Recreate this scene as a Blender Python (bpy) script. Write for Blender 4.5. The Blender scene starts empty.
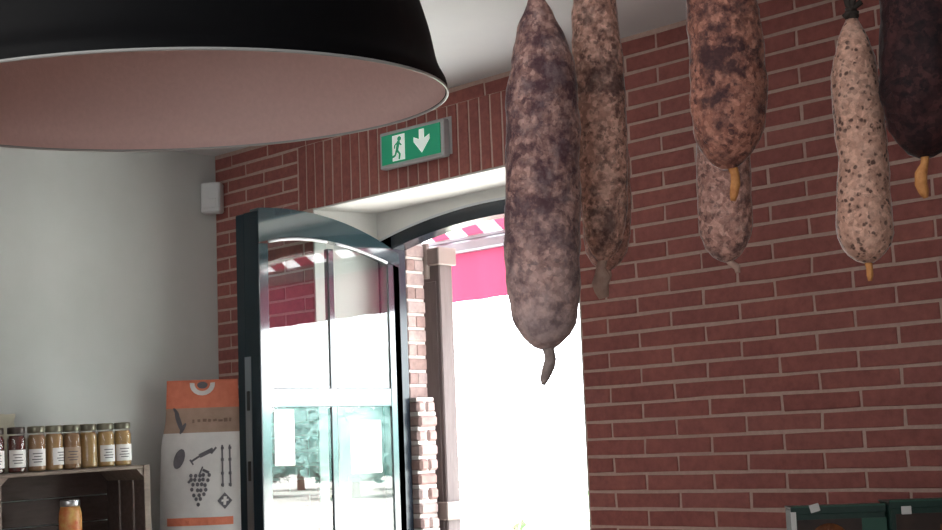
import bpy, math, random
from mathutils import Vector, Matrix, noise
random.seed(7)
col = bpy.context.scene.collection
sc = bpy.context.scene
PI = math.pi
V = Vector

# ------------------------------------------------------------------ camera frame (solved from the brick courses)
CAM = V((2.9135, -3.4652, 1.55))
F = 1450.0
RX = V((0.69892126, 0.71420035, -0.03777486))
RY = V((-0.11402331, 0.05913095, -0.99171680))   # image down
RZ = V((-0.70605082, 0.69743917, 0.12276337))    # view direction
def ray(x, y): return RX*((x-471)/F) + RY*((y-265)/F) + RZ
def atD(x, y, D): return CAM + ray(x, y)*D
def atY(x, y, Y): r = ray(x, y); return CAM + r*((Y-CAM.y)/r.y)
def atX(x, y, X): r = ray(x, y); return CAM + r*((X-CAM.x)/r.x)
ROW0 = 11.51255; PITCH = 0.0536; BL = 0.24803
def rowz(r): return 1.55-(r-ROW0)*PITCH
CEIL = 2.795
XL = -2.104; XR = 4.3; YB = -5.6
OX0, OX1 = -1.39, -0.109        # door opening
OXF = -1.455                    # left reveal is splayed: its room-side corner
LZ = 2.478                      # lintel underside

# ------------------------------------------------------------------ mesh helpers
class MB:
    def __init__(s): s.v = []; s.f = []; s.m = []; s.c = []; s.sm = []
    def add(s, vs, fs, mat=0, tone=0.5, smooth=False):
        b = len(s.v); s.v += [tuple(v) for v in vs]
        for f in fs:
            s.f.append([b+i for i in f]); s.m.append(mat); s.c.append(tone); s.sm.append(smooth)
        return s
    def box(s, lo, hi, mat=0, M=None, tone=0.5, bev=0.0):
        x0, y0, z0 = lo; x1, y1, z1 = hi
        b = min(bev, (x1-x0)*.45, (y1-y0)*.45, (z1-z0)*.45)
        if b <= 0:
            vs = [(x, y, z) for z in (z0, z1) for y in (y0, y1) for x in (x0, x1)]
            fs = [(0, 2, 3, 1), (4, 5, 7, 6), (0, 1, 5, 4), (2, 6, 7, 3), (0, 4, 6, 2), (1, 3, 7, 5)]
        else:
            vs = []; fs = []
            X = (x0, x1); Y = (y0, y1); Z = (z0, z1); idx = {}
            for i in (0, 1):
                for j in (0, 1):
                    for k in (0, 1):
                        sx = 1-2*i; sy = 1-2*j; sz = 1-2*k
                        p = V((X[i], Y[j], Z[k]))
                        idx[i, j, k, 'x'] = len(vs); vs.append(p+V((0, sy*b, sz*b)))
                        idx[i, j, k, 'y'] = len(vs); vs.append(p+V((sx*b, 0, sz*b)))
                        idx[i, j, k, 'z'] = len(vs); vs.append(p+V((sx*b, sy*b, 0)))
            def q(a): fs.append([idx[t] for t in a])
            for i in (0, 1):
                c = [(i, 0, 0, 'x'), (i, 1, 0, 'x'), (i, 1, 1, 'x'), (i, 0, 1, 'x')]; q(c if i else c[::-1])
                c = [(0, i, 0, 'y'), (1, i, 0, 'y'), (1, i, 1, 'y'), (0, i, 1, 'y')]; q(c[::-1] if i else c)
                c = [(0, 0, i, 'z'), (1, 0, i, 'z'), (1, 1, i, 'z'), (0, 1, i, 'z')]; q(c if i else c[::-1])
            for i in (0, 1):
                for j in (0, 1):
                    c = [(i, j, 0, 'x'), (i, j, 0, 'y'), (i, j, 1, 'y'), (i, j, 1, 'x')]; q(c if i != j else c[::-1])
                    c = [(i, 0, j, 'x'), (i, 0, j, 'z'), (i, 1, j, 'z'), (i, 1, j, 'x')]; q(c if i == j else c[::-1])
                    c = [(0, i, j, 'y'), (0, i, j, 'z'), (1, i, j, 'z'), (1, i, j, 'y')]; q(c if i != j else c[::-1])
            for i in (0, 1):
                for j in (0, 1):
                    for k in (0, 1):
                        c = [(i, j, k, a) for a in 'xyz']; q(c if (i+j+k) % 2 else c[::-1])
        if M is not None: vs = [M @ V(v) for v in vs]
        return s.add(vs, fs, mat, tone)
    def rings(s, rings, mat=0, cap=True, closed=True, smooth=True):
        n = len(rings[0]); vs = [p for r in rings for p in r]; fs = []
        for i in range(len(rings)-1):
            for j in range(n if closed else n-1):
                k = (j+1) % n
                fs.append((i*n+j, i*n+k, (i+1)*n+k, (i+1)*n+j))
        if cap and closed:
            fs.append(list(range(n))[::-1]); fs.append([(len(rings)-1)*n+j for j in range(n)])
        return s.add(vs, fs, mat, .5, smooth)
    def lathe(s, prof, origin=(0, 0, 0), n=24, mat=0, cap=True, M=None):
        o = V(origin); R = []
        for r, z in prof:
            ring = [V((r*math.cos(2*PI*j/n), r*math.sin(2*PI*j/n), z)) for j in range(n)]
            R.append([(M @ p if M is not None else p)+o for p in ring])
        return s.rings(R, mat, cap)
    def tube(s, pts, rad, n=8, mat=0):
        pts = [V(p) for p in pts]; R = []
        d0 = (pts[-1]-pts[0]).normalized()
        a0 = d0.cross(V((0, 0, 1)) if abs(d0.z) < .9 else V((1, 0, 0))).normalized()
        for i, p in enumerate(pts):
            d = (pts[min(i+1, len(pts)-1)]-pts[max(i-1, 0)]).normalized()
            a = (a0-d*a0.dot(d)).normalized(); b = d.cross(a); a0 = a
            r = rad[i] if isinstance(rad, (list, tuple)) else rad
            R.append([p+(a*math.cos(2*PI*j/n)+b*math.sin(2*PI*j/n))*r for j in range(n)])
        return s.rings(R, mat)
    def prism(s, poly, ex, mat=0, smooth=False):
        """poly: 3-D points, counter-clockwise seen from the tip of -ex; extruded by ex"""
        n = len(poly); ex = V(ex); vs = [V(p) for p in poly]+[V(p)+ex for p in poly]
        fs = [list(range(n))[::-1], [n+i for i in range(n)]]+[(i, (i+1) % n, n+(i+1) % n, n+i) for i in range(n)]
        return s.add(vs, fs, mat, .5, smooth)
    def build(s, name, mats, parent=None, fix=True):
        me = bpy.data.meshes.new(name)
        me.from_pydata([tuple(v) for v in s.v], [], s.f)
        if not isinstance(mats, (list, tuple)): mats = [mats]
        for m in mats: me.materials.append(m)
        for i, p in enumerate(me.polygons): p.material_index = s.m[i]; p.use_smooth = s.sm[i]
        at = me.attributes.new('tone', 'FLOAT', 'FACE')
        for i, c in enumerate(s.c): at.data[i].value = c
        if fix:
            import bmesh
            bm = bmesh.new(); bm.from_mesh(me); bmesh.ops.recalc_face_normals(bm, faces=bm.faces); bm.to_mesh(me); bm.free()
        me.update()
        o = bpy.data.objects.new(name, me); col.objects.link(o)
        if parent is not None:
            o.parent = parent
            o.matrix_parent_inverse = chain(parent).inverted()
        return o
def chain(o):      # world matrix of an object
    m = Matrix.Translation(o.location) @ o.rotation_euler.to_matrix().to_4x4()
    return chain(o.parent) @ o.matrix_parent_inverse @ m if o.parent else m
def tag(o, label=None, cat=None, group=None, kind=None):
    if label: o['label'] = label
    if cat: o['category'] = cat
    if group: o['group'] = group
    if kind: o['kind'] = kind
    return o
def thing(name, loc, label, cat, group=None):
    o = bpy.data.objects.new(name, None); col.objects.link(o); o.location = loc; o.empty_display_size = .05
    return tag(o, label, cat, group)

# ------------------------------------------------------------------ materials
def mat(name, base, rough=.6, metal=0, **kw):
    m = bpy.data.materials.new(name); m.use_nodes = True
    b = m.node_tree.nodes['Principled BSDF']
    b.inputs['Base Color'].default_value = (*base, 1); b.inputs['Roughness'].default_value = rough
    b.inputs['Metallic'].default_value = metal
    for k, v in kw.items(): b.inputs[k.replace('_', ' ')].default_value = v
    return m
def nn(m, t, **kw):
    n = m.node_tree.nodes.new(t)
    for k, v in kw.items(): setattr(n, k, v)
    return n
def lk(m, a, b): m.node_tree.links.new(a, b)
def coords(m, scale=(1, 1, 1)):
    t = nn(m, 'ShaderNodeTexCoord'); mp = nn(m, 'ShaderNodeMapping'); mp.inputs['Scale'].default_value = scale
    lk(m, t.outputs['Object'], mp.inputs['Vector']); return mp.outputs['Vector']
def nz(m, vec, scale, detail=4, rough=.6):
    n = nn(m, 'ShaderNodeTexNoise'); n.inputs['Scale'].default_value = scale; n.inputs['Detail'].default_value = detail
    n.inputs['Roughness'].default_value = rough; lk(m, vec, n.inputs['Vector']); return n.outputs['Fac']
def ramp(m, fac, stops):
    r = nn(m, 'ShaderNodeValToRGB'); e = r.color_ramp.elements
    while len(e) < len(stops): e.new(.5)
    for i, (p, c) in enumerate(stops): e[i].position = p; e[i].color = (*c, 1) if len(c) == 3 else c
    lk(m, fac, r.inputs['Fac']); return r.outputs['Color']
def mixc(m, fac, a, b, blend='MIX'):
    n = nn(m, 'ShaderNodeMix', data_type='RGBA', blend_type=blend)
    for s, v in ((n.inputs[0], fac), (n.inputs[6], a), (n.inputs[7], b)):
        if hasattr(v, 'links') or hasattr(v, 'is_linked'): lk(m, v, s)
        else: s.default_value = v if not isinstance(v, tuple) else (*v, 1)
    return n.outputs[2]
def bump(m, h, strength=.3, dist=.005):
    b = nn(m, 'ShaderNodeBump'); b.inputs['Strength'].default_value = strength; b.inputs['Distance'].default_value = dist
    lk(m, h, b.inputs['Height']); lk(m, b.outputs['Normal'], m.node_tree.nodes['Principled BSDF'].inputs['Normal'])
def setc(m, c): lk(m, c, m.node_tree.nodes['Principled BSDF'].inputs['Base Color'])
def noisy(name, a, b, scale, rough=.7, bs=.2, sc3=(1, 1, 1), **kw):
    m = mat(name, a, rough, **kw); v = coords(m, sc3); n = nz(m, v, scale)
    setc(m, ramp(m, n, [(.3, a), (.7, b)]))
    if bs: bump(m, n, bs)
    return m

def brick_mat(name, a, b, c):
    m = mat(name, a, .8); v = coords(m)
    t = nn(m, 'ShaderNodeAttribute', attribute_name='tone').outputs['Fac']
    base = ramp(m, t, [(0, a), (.55, b), (1, c)])
    n = nz(m, v, 38, 6, .65); n2 = nz(m, v, 7, 3)
    k = ramp(m, n, [(.25, (.72, .72, .74)), (.75, (1.2, 1.2, 1.2))])
    x = mixc(m, 1.0, base, k, 'MULTIPLY')
    x = mixc(m, 1.0, x, ramp(m, n2, [(.3, (.88, .86, .9)), (.7, (1.1, 1.08, 1.05))]), 'MULTIPLY')
    setc(m, x); bump(m, n, .35, .004); return m
M_brick = brick_mat('red_brick', (.285, .090, .076), (.315, .101, .085), (.345, .120, .100))
M_mortar = noisy('pink_mortar', (.47, .32, .275), (.56, .395, .34), 60, .9, .4)
M_lime = noisy('lime_joint', (.42, .39, .37), (.52, .49, .47), 40, .9, .4)
M_brick_out = brick_mat('weathered_brick', (.22, .145, .13), (.26, .185, .17), (.34, .28, .265))
M_plaster = noisy('white_plaster', (.66, .655, .63), (.70, .695, .67), 9, .9, .05)
M_wallpaint = noisy('white_wall_paint', (.585, .60, .58), (.62, .63, .615), 5, .85, .05)
M_ceil = noisy('ceiling_paint', (.70, .71, .73), (.74, .75, .76), 4, .9, .03)
M_floor = noisy('terracotta_floor', (.22, .16, .135), (.27, .20, .17), 6, .5, .1)
M_green = mat('dark_green_paint', (.022, .042, .050), .12, Coat_Weight=1.0, Coat_Roughness=.06, Coat_IOR=1.7)
M_green_shade = mat('dark_green_shade', (.006, .016, .024), .45, Specular_IOR_Level=.2)  # same door paint darkened: painted shade for the leaf's free edge
M_green2 = mat('dark_frame_paint', (.010, .016, .026), .25)
M_bead = mat('pale_bead', (.55, .57, .6), .3)
M_metal = mat('grey_lock_metal', (.22, .24, .27), .35, .8)
M_black = mat('black_lacquer', (.003, .003, .004), .55, Specular_IOR_Level=.12)
M_rim = mat('rim_white', (.5, .5, .49), .35)
M_inner = noisy('pink_beige_enamel', (.80, .57, .53), (.86, .62, .58), 160, .55, .12)
M_white = mat('white_plastic', (.7, .71, .72), .4)
M_greyplast = mat('grey_plastic', (.42, .42, .43), .45)
M_signgreen = mat('sign_green', (.0, .25, .12), .35, Emission_Color=(0, .25, .12, 1), Emission_Strength=.35)
M_signwhite = mat('sign_white', (.86, .95, .88), .4, Emission_Color=(.8, .95, .88, 1), Emission_Strength=.3)
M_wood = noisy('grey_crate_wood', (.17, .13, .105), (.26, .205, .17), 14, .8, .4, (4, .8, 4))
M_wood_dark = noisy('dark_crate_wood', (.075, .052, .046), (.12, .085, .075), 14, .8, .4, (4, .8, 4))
M_post = noisy('weathered_shutter_wood', (.088, .068, .068), (.115, .092, .09), 12, .75, .3, (5, 5, .6))
M_hinge = mat('beige_painted_iron', (.17, .135, .12), .5)
M_lid = mat('dull_olive_lid', (.20, .19, .14), .3, .5)
M_lid_dark = mat('dark_lid', (.05, .035, .03), .4, .3)
M_label = mat('paper_label', (.78, .77, .75), .7)
M_label_brown = mat('brown_label', (.42, .31, .22), .7)
M_ink = mat('print_ink', (.12, .11, .125), .7)
M_orange = noisy('orange_print', (.60, .155, .085), (.68, .20, .115), 30, .6, .15)
M_tan = noisy('tan_paper', (.33, .22, .165), (.40, .27, .21), 25, .7, .3)
M_sack = noisy('white_sack_paper', (.60, .575, .57), (.68, .65, .64), 14, .75, .35)
M_cream = noisy('cream_paper', (.50, .47, .36), (.58, .55, .44), 25, .8, .4)
M_twine = noisy('brown_twine', (.16, .11, .07), (.25, .18, .12), 300, .9, .3)
M_twine_dark = mat('dark_twine', (.035, .025, .02), .9)
M_iron = mat('dark_iron', (.03, .03, .03), .5, .6)
M_rack = noisy('rack_wood', (.12, .07, .04), (.2, .12, .07), 10, .7, .3, (1, 6, 6))
M_carton = noisy('dark_green_card', (.006, .030, .024), (.012, .045, .034), 30, .4, .05)
M_panel = noisy('dark_brown_print', (.022, .012, .010), (.05, .024, .018), 18, .5, 0)
M_carton_edge = mat('green_card_edge', (.03, .10, .07), .5)
M_food = noisy('orange_brown_print', (.10, .03, .012), (.30, .10, .03), 35, .5, 0)
M_can = noisy('orange_fruit_label', (.62, .10, .03), (.72, .48, .16), 30, .4, 0)
M_tin = mat('tin_metal', (.62, .63, .65), .3, .9)
M_ground = noisy('pale_gravel', (.60, .58, .53), (.72, .70, .65), 3, .95, .2)
M_lawn = noisy('lawn', (.30, .42, .20), (.45, .52, .32), .8, .95, .2)
M_poster = mat('white_poster', (.82, .85, .86), .6)

def glass_mat(name, tint=(1, 1, 1), ior=1.62):
    m = bpy.data.materials.new(name); m.use_nodes = True; nt = m.node_tree; nt.nodes.clear()
    o = nt.nodes.new('ShaderNodeOutputMaterial'); mx = nt.nodes.new('ShaderNodeMixShader')
    fr = nt.nodes.new('ShaderNodeFresnel'); ge = nt.nodes.new('ShaderNodeNewGeometry'); mr = nt.nodes.new('ShaderNodeMapRange')   # a thin sheet: same reflection from both sides
    mr.inputs['To Min'].default_value = ior; mr.inputs['To Max'].default_value = 1/ior
    nt.links.new(ge.outputs['Backfacing'], mr.inputs['Value']); nt.links.new(mr.outputs[0], fr.inputs['IOR'])
    tr = nt.nodes.new('ShaderNodeBsdfTransparent'); tr.inputs['Color'].default_value = (*tint, 1)
    gl = nt.nodes.new('ShaderNodeBsdfGlossy'); gl.inputs['Roughness'].default_value = .0
    nt.links.new(fr.outputs[0], mx.inputs[0]); nt.links.new(tr.outputs[0], mx.inputs[1]); nt.links.new(gl.outputs[0], mx.inputs[2])
    nt.links.new(mx.outputs[0], o.inputs[0]); return m
M_pane = glass_mat('window_glass', (.88, .95, .94), 1.95)
M_jarglass = glass_mat('jar_glass', (.96, .96, .94))
M_honey = {}
for k, c in (('amber', (.48, .29, .13)), ('dark', (.10, .028, .024)), ('brown', (.36, .21, .11)), ('gold', (.52, .33, .14))):
    M_honey[k] = noisy('jar_contents_'+k, tuple(x*.8 for x in c), c, 12, .25, 0)
def cloth(name, c, tr):
    m = bpy.data.materials.new(name); m.use_nodes = True; nt = m.node_tree; nt.nodes.clear()
    o = nt.nodes.new('ShaderNodeOutputMaterial'); ad = nt.nodes.new('ShaderNodeMixShader'); ad.inputs[0].default_value = tr
    d = nt.nodes.new('ShaderNodeBsdfDiffuse'); t = nt.nodes.new('ShaderNodeBsdfTranslucent')
    d.inputs[0].default_value = (*c, 1); t.inputs[0].default_value = (*c, 1)
    nt.links.new(d.outputs[0], ad.inputs[1]); nt.links.new(t.outputs[0], ad.inputs[2]); nt.links.new(ad.outputs[0], o.inputs[0]); return m
M_red = cloth('red_awning_cloth', (.20, .034, .068), .45)
M_redroof = cloth('red_stripe_cloth', (.20, .03, .055), .45)
M_whiteroof = cloth('white_stripe_cloth', (.85, .85, .85), .6)
M_bar = mat('grey_awning_bar', (.16, .17, .20), .4, .3)
def leafmat(name, c):
    return noisy(name, tuple(x*.7 for x in c), c, 2.5, .8, 0)
M_leaf1 = leafmat('green_foliage', (.36, .62, .58)); M_leaf2 = leafmat('pale_foliage', (.25, .42, .20)); M_bark = noisy('bark', (.14, .1, .07), (.22, .16, .12), 5)

def salami(name, light, mid, dark, mold, moldamt, darkamt, gran=210, sheen=1.0, lowhaze=None, patch_=(.50, .66), specks=0, grit=.75):
    """minced-meat grains (cells), large dark blotches, dark specks, pale mould and optional painted haze low down"""
    m = mat(name, mid, .75); v = coords(m)
    warp = nn(m, 'ShaderNodeTexNoise'); warp.inputs['Scale'].default_value = gran*.55; lk(m, v, warp.inputs['Vector'])
    vm = nn(m, 'ShaderNodeVectorMath', operation='MULTIPLY_ADD'); lk(m, warp.outputs['Color'], vm.inputs[0]); vm.inputs[1].default_value = (.005, .005, .005); lk(m, v, vm.inputs[2])
    vo = nn(m, 'ShaderNodeTexVoronoi'); vo.inputs['Scale'].default_value = gran; lk(m, vm.outputs[0], vo.inputs['Vector'])
    bw = nn(m, 'ShaderNodeSeparateColor'); lk(m, vo.outputs['Color'], bw.inputs[0])
    c = ramp(m, bw.outputs[0], [(.0, tuple(x*.8 for x in mid)), (.35, mid), (.75, light), (1, tuple(min(1, x*1.08) for x in light))])
    fine = nz(m, v, gran*1.1, 3, .6)
    c = mixc(m, 1.0, c, ramp(m, fine, [(.3, (.78, .76, .76)), (.7, (1.15, 1.15, 1.15))]), 'MULTIPLY')
    n1 = nz(m, v, 62, 5, .62); n2 = nz(m, v, 17, 3, .55)
    d = mixc(m, .5, n1, n2)
    d = ramp(m, d, [(patch_[0], (0, 0, 0)), (patch_[1], (1, 1, 1))])
    d = mixc(m, 1.0, d, (darkamt, darkamt, darkamt), 'MULTIPLY')
    c = mixc(m, d, c, dark)
    if grit:
        gk = ramp(m, nz(m, v, 150, 3, .6), [(.53, (0, 0, 0)), (.61, (grit, grit, grit))])
        gk = mixc(m, 1.0, gk, ramp(m, nz(m, v, 28, 3), [(.36, (.25, .25, .25)), (.56, (1, 1, 1))]), 'MULTIPLY')
        c = mixc(m, gk, c, dark)
    if specks:
        vs_ = nn(m, 'ShaderNodeTexVoronoi'); vs_.inputs['Scale'].default_value = 160; lk(m, vm.outputs[0], vs_.inputs['Vector'])
        k = ramp(m, vs_.outputs['Distance'], [(.26, (specks, specks, specks)), (.44, (0, 0, 0))])
        k = mixc(m, 1.0, k, ramp(m, nz(m, v, 90, 2), [(.44, (0, 0, 0)), (.52, (1, 1, 1))]), 'MULTIPLY')
        c = mixc(m, k, c, dark)
    w = ramp(m, nz(m, v, 55, 6, .7), [(.48, (0, 0, 0)), (.68, (1, 1, 1))])
    w = mixc(m, 1.0, w, (moldamt, moldamt, moldamt), 'MULTIPLY')
    if lowhaze:  # doorway glare painted into the colour: paler haze towards the lower end
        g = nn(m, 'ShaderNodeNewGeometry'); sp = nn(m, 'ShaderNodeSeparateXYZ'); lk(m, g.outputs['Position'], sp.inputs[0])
        mr = nn(m, 'ShaderNodeMapRange'); mr.inputs['From Min'].default_value = lowhaze[1]; mr.inputs['From Max'].default_value = lowhaze[0]
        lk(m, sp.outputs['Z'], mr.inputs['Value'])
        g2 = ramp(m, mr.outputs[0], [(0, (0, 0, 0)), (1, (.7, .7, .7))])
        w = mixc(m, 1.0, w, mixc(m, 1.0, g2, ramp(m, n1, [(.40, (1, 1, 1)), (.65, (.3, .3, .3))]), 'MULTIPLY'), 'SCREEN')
    c = mixc(m, w, c, mold)
    setc(m, c); bump(m, mixc(m, .5, fine, bw.outputs[0]), .45, .003)
    b = m.node_tree.nodes['Principled BSDF']; b.inputs['Sheen Weight'].default_value = sheen; b.inputs['Sheen Roughness'].default_value = .22
    b.inputs['Sheen Tint'].default_value = (.95, 1, 1, 1)
    b.inputs['Specular IOR Level'].default_value = .25
    return m
M_s1 = salami('salami_mould_and_haze', (.52, .31, .265), (.345, .19, .165), (.070, .030, .042), (.54, .42, .41), .28, .90, 210, .7, (1.635, 1.79), (.45, .56))
M_s2 = salami('salami_speckled', (.72, .43, .34), (.53, .285, .22), (.085, .040, .037), (.64, .46, .39), .25, .90, 200, .9, None, (.50, .59))
M_s3 = salami('salami_dark_red', (.48, .215, .155), (.34, .14, .10), (.040, .016, .021), (.42, .26, .21), .12, .90, 200, .6, None, (.485, .59))
M_s4 = salami('salami_pinkish', (.66, .38, .31), (.50, .26, .21), (.09, .042, .043), (.60, .44, .39), .25, .85, 200, .9, None, (.50, .60))
M_s5 = salami('salami_pale', (.66, .39, .295), (.56, .315, .235), (.085, .042, .034), (.66, .46, .38), .25, .5, 190, 1.0, None, (.55, .68), .95, .35)
M_s6 = salami('cured_black_ham', (.055, .018, .018), (.028, .009, .011), (.006, .003, .005), (.07, .035, .03), .15, .8, 160, .15, None, (.45, .6))
M_tailgrey = noisy('casing_end_grey', (.20, .15, .14), (.32, .25, .23), 120, .8, .5)
M_tailpink = noisy('casing_end_pink', (.42, .26, .21), (.55, .38, .31), 120, .8, .5)
M_tailorange = noisy('string_end_orange', (.45, .17, .05), (.62, .28, .09), 120, .7, .5)

# ------------------------------------------------------------------ room shell
def struct(name, mb, mats, parent=None):
    o = mb.build(name, mats, parent); o['kind'] = 'structure'; return o
struct('floor', MB().box((XL-.3, YB-.3, -.1), (XR+.3, .43, 0)), M_floor)
struct('ceiling', MB().box((XL-.3, YB-.3, CEIL), (XR+.3, .43, CEIL+.15)), M_ceil)
struct('wall_left', MB().box((XL-.2, YB, 0), (XL, .0, CEIL)), M_wallpaint)
struct('wall_right', MB().box((XR, YB, 0), (XR+.2, .0, CEIL)), M_wallpaint)
struct('wall_front', MB().box((XL-.2, YB-.2, 0), (XR+.2, YB, CEIL)), M_wallpaint)

w = MB()
YM = 0.0008                                    # mortar face, bricks stand proud to y = -0.002
w.prism([(XL-.2, YM, 0), (OXF, YM, 0), (OX0, .265, 0), (OX0, .43, 0), (XL-.2, .43, 0)], (0, 0, CEIL), 0)
w.prism([(OXF, YM, LZ), (OX0, YM, LZ), (OX0, .265, LZ)], (0, 0, CEIL-LZ), 0)
w.box((OX1, YM, 0), (XR+.2, .43, CEIL), 0)
w.box((OX0, YM, LZ), (OX1, .43, CEIL), 0)
def brick(x0, x1, z0, z1, y=-.002):
    if x1-x0 < .012 or z1-z0 < .012: return
    j = lambda a=.0022: random.uniform(-a, a)
    def quad(e, yy): return [V((x0+e+j(), yy, z0+e+j())), V((x1-e+j(), yy, z0+e+j())), V((x1-e+j(), yy, z1-e+j())), V((x0+e+j(), yy, z1-e+j()))]
    # edges split once so that long sides waver
    a = quad(0, YM+.001); b = quad(.0022, y+random.uniform(-.0007, .0007))
    def mid(q):
        out = []
        for i in range(4):
            p, r = q[i], q[(i+1) % 4]; out.append(p)
            if (p-r).length > .12: out.append((p+r)/2+V((j(.0014), 0, j(.0018))))
        return out
    A, B = mid(a), mid(b); n = len(A)
    w.add(A+B, [[n+i for i in range(n)]]+[(i, (i+1) % n, n+(i+1) % n, n+i) for i in range(n)], 1, min(1, max(0, random.gauss(.5, .22))))
g = .0044
SOL0, SOL1 = -1.5407, 0.035
ztop, zbot = rowz(-10.64), LZ
for r in range(-12, 42):
    z0, z1 = rowz(r+.5)+g, min(rowz(r-.5)-g, CEIL-.002)
    if z1-z0 < .012 or z0 < 0: continue
    spans = [(XL, XR)]
    zc = (z0+z1)/2
    if zbot < zc < ztop: spans = [(XL, SOL0), (SOL1, XR)]
    elif zc < zbot: spans = [(XL, OXF), (OX1, XR)]
    for a, b in spans:
        off = ((0 if r % 2 else .5)*BL) if a > -1.2 or b > 1 and a > XL+.01 else ((.39+(.5 if r % 2 else 0))*BL)
        if r <= -11: off = ((0 if r % 2 else .5)*BL)
        k0 = math.floor((a-off)/BL)-1
        x = off+k0*BL
        while x < b:
            s, t = max(a, x)+g*.85, min(b, x+BL)-g*.85
            zz1 = min(z1, LZ+.0) if False else z1
            if t > s: brick(s, t, z0, zz1)
            x += BL
    if zbot-PITCH*.5 < z1 and z0 < zbot < z1 and False: pass
x = SOL0
while x < SOL1-.01:
    brick(x+g*.8, x+.0534-g*.8, zbot+.001, ztop-g); x += .0534
ow = struct('wall_back', w, [M_mortar, M_brick])
# plastered reveal, soffit and lunette above the arched frame
t = MB()
t.prism([(OXF, .001, 0), (OXF+.006, .001, 0), (OX0+.006, .265, 0), (OX0, .265, 0)], (0, 0, LZ)); t.box((OX1-.006, .002, 0), (OX1, .265, LZ)); t.prism([(OXF, .001, LZ-.006), (OX1, .001, LZ-.006), (OX1, .265, LZ-.006), (OX0, .265, LZ-.006)], (0, 0, .006))
ACX = -.752; AZ = 2.432; AR = 2.78
def arch(x, dz=0): return AZ+dz-(AR-math.sqrt(max(0, AR*AR-(x-ACX)**2)))
N = 32
poly = [(OX0+(OX1-OX0)*i/N, .265, arch(OX0+(OX1-OX0)*i/N)) for i in range(N+1)]+[(OX1, .265, LZ), (OX0, .265, LZ)]
for i in range(N):
    xa, xb = poly[i][0], poly[i+1][0]
    t.prism([(xa, .265, arch(xa)), (xb, .265, arch(xb)), (xb, .265, LZ), (xa, .265, LZ)], (0, .16, 0))
struct('trim_1', t, M_plaster)
t = MB()
for i in range(N):
    xa, xb = poly[i][0], poly[i+1][0]
    t.prism([(xa, .262, arch(xa, -.006)), (xb, .262, arch(xb, -.006)), (xb, .262, arch(xb, .003)), (xa, .262, arch(xa, .003))], (0, .02, 0))
struct('trim_2', t, M_bead)

# outer brick jambs of the doorway, rough and weathered
w = MB()
random.seed(3)
for side in (0, 1):
    z = 0; i = 0
    while z < 2.46:
        hgt = .056; low = z < 1.70 and side == 0
        stick = (.040+.018*noise.noise(V((z*9, 3, 1))) if low else 0)
        cuts = (.337, .43) if i % 2 else (.337, .378, .43)
        for y0, y1 in zip(cuts, cuts[1:]):
            pro = random.uniform(0, .006)+stick+(random.uniform(0, .012) if low else 0)
            e0 = 0 if y0 == .337 else .005
            if side == 0: lo, hi = (OX0, y0+e0, z), (-1.302+pro, y1+.004, z+hgt-.010)
            else: lo, hi = (-.195-pro, y0+e0, z), (OX1, y1+.004, z+hgt-.010)
            w.box(lo, hi, 1, tone=random.random(), bev=.010 if low else .004)
        if side == 0: w.box((OX0, .337, z+hgt-.013), (-1.304+stick, .431, z+hgt+.003), 0, bev=.003)
        else: w.box((-.193, .337, z+hgt-.013), (OX1, .431, z+hgt+.003), 0)
        if side == 0 and not i % 2: w.box((OX0, .374, z), (-1.305+stick, .386, z+hgt-.010), 0)
        z += hgt; i += 1
struct('wall_outside', w, [M_lime, M_brick_out])

# ------------------------------------------------------------------ door
door = bpy.data.objects.new('door_1', None); col.objects.link(door); door.location = (-1.30, .30, 0)
tag(door, 'dark green glazed door with arched top rail, swung open into the room', 'door', kind='structure')
fr = MB()
fr.box((OX0, .265, 0), (-1.30, .337, arch(-1.33)), bev=.004); fr.box((-.20, .265, 0), (OX1, .337, arch(-.17)), bev=.004)
for i in range(N):
    xa, xb = poly[i][0], poly[i+1][0]
    fr.prism([(xa, .265, arch(xa, -.058)), (xb, .265, arch(xb, -.058)), (xb, .265, arch(xb, -.004)), (xa, .265, arch(xa, -.004))], (0, .072, 0))
fr.build('door_frame', M_green2, door)
H = V((-1.30, .30, 0)); an = 0.0
LU = V((math.sin(an), -math.cos(an), 0)); LN = V((-math.cos(an), -math.sin(an), 0))
ML = Matrix(((LU.x*1.045, LN.x, 0, H.x), (LU.y*1.045, LN.y, 0, H.y), (0, 0, 1, 0), (0, 0, 0, 1)))   # local (u, depth, z)
LW = .645; UA = .545
def ltop(u, dz=0, R=1.10): return 2.446-.022*u+dz-(R-math.sqrt(R*R-(u-UA)**2))
lf = MB()
lf.box((0, 0, .02), (.057, .045, 2.26), M=ML, bev=.002)
lf.box((.604, 0, .02), (LW, .085, 2.30), M=ML, bev=.002)            # thick meeting stile
lf.box((.311, .0035, .80), (.337, .03, 2.30), M=ML, bev=.002)         # muntin
lf.box((.05, .002, 1.708), (.61, .043, 1.777), M=ML, bev=.002)       # middle rail
lf.box((.05, .002, .72), (.61, .043, .84), M=ML, bev=.006)
lf.box((.05, .012, .2), (.61, .033, .74), M=ML)                      # bottom panel
lf.box((.05, .002, .02), (.61, .043, .2), M=ML, bev=.006)
K = 28
def gtop(u): return 2.342-.02*u-(.75 if u > .45 else .47)*(u-.45)**2
for i in range(K):
    a, b = LW*i/K, LW*(i+1)/K
    lf.prism([ML @ V((a, -.0015, gtop(a))), ML @ V((b, -.0015, gtop(b))), ML @ V((b, -.0015, ltop(b))), ML @ V((a, -.0015, ltop(a)))], LN*.05)
leaf_o = lf.build('door_leaf', M_green, door)
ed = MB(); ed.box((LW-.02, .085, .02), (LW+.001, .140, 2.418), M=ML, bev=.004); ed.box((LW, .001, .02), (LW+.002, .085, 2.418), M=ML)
ed.build('leaf_edge', M_green_shade, leaf_o)['label'] = 'dark free edge of the door leaf'
bd = MB()
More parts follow.
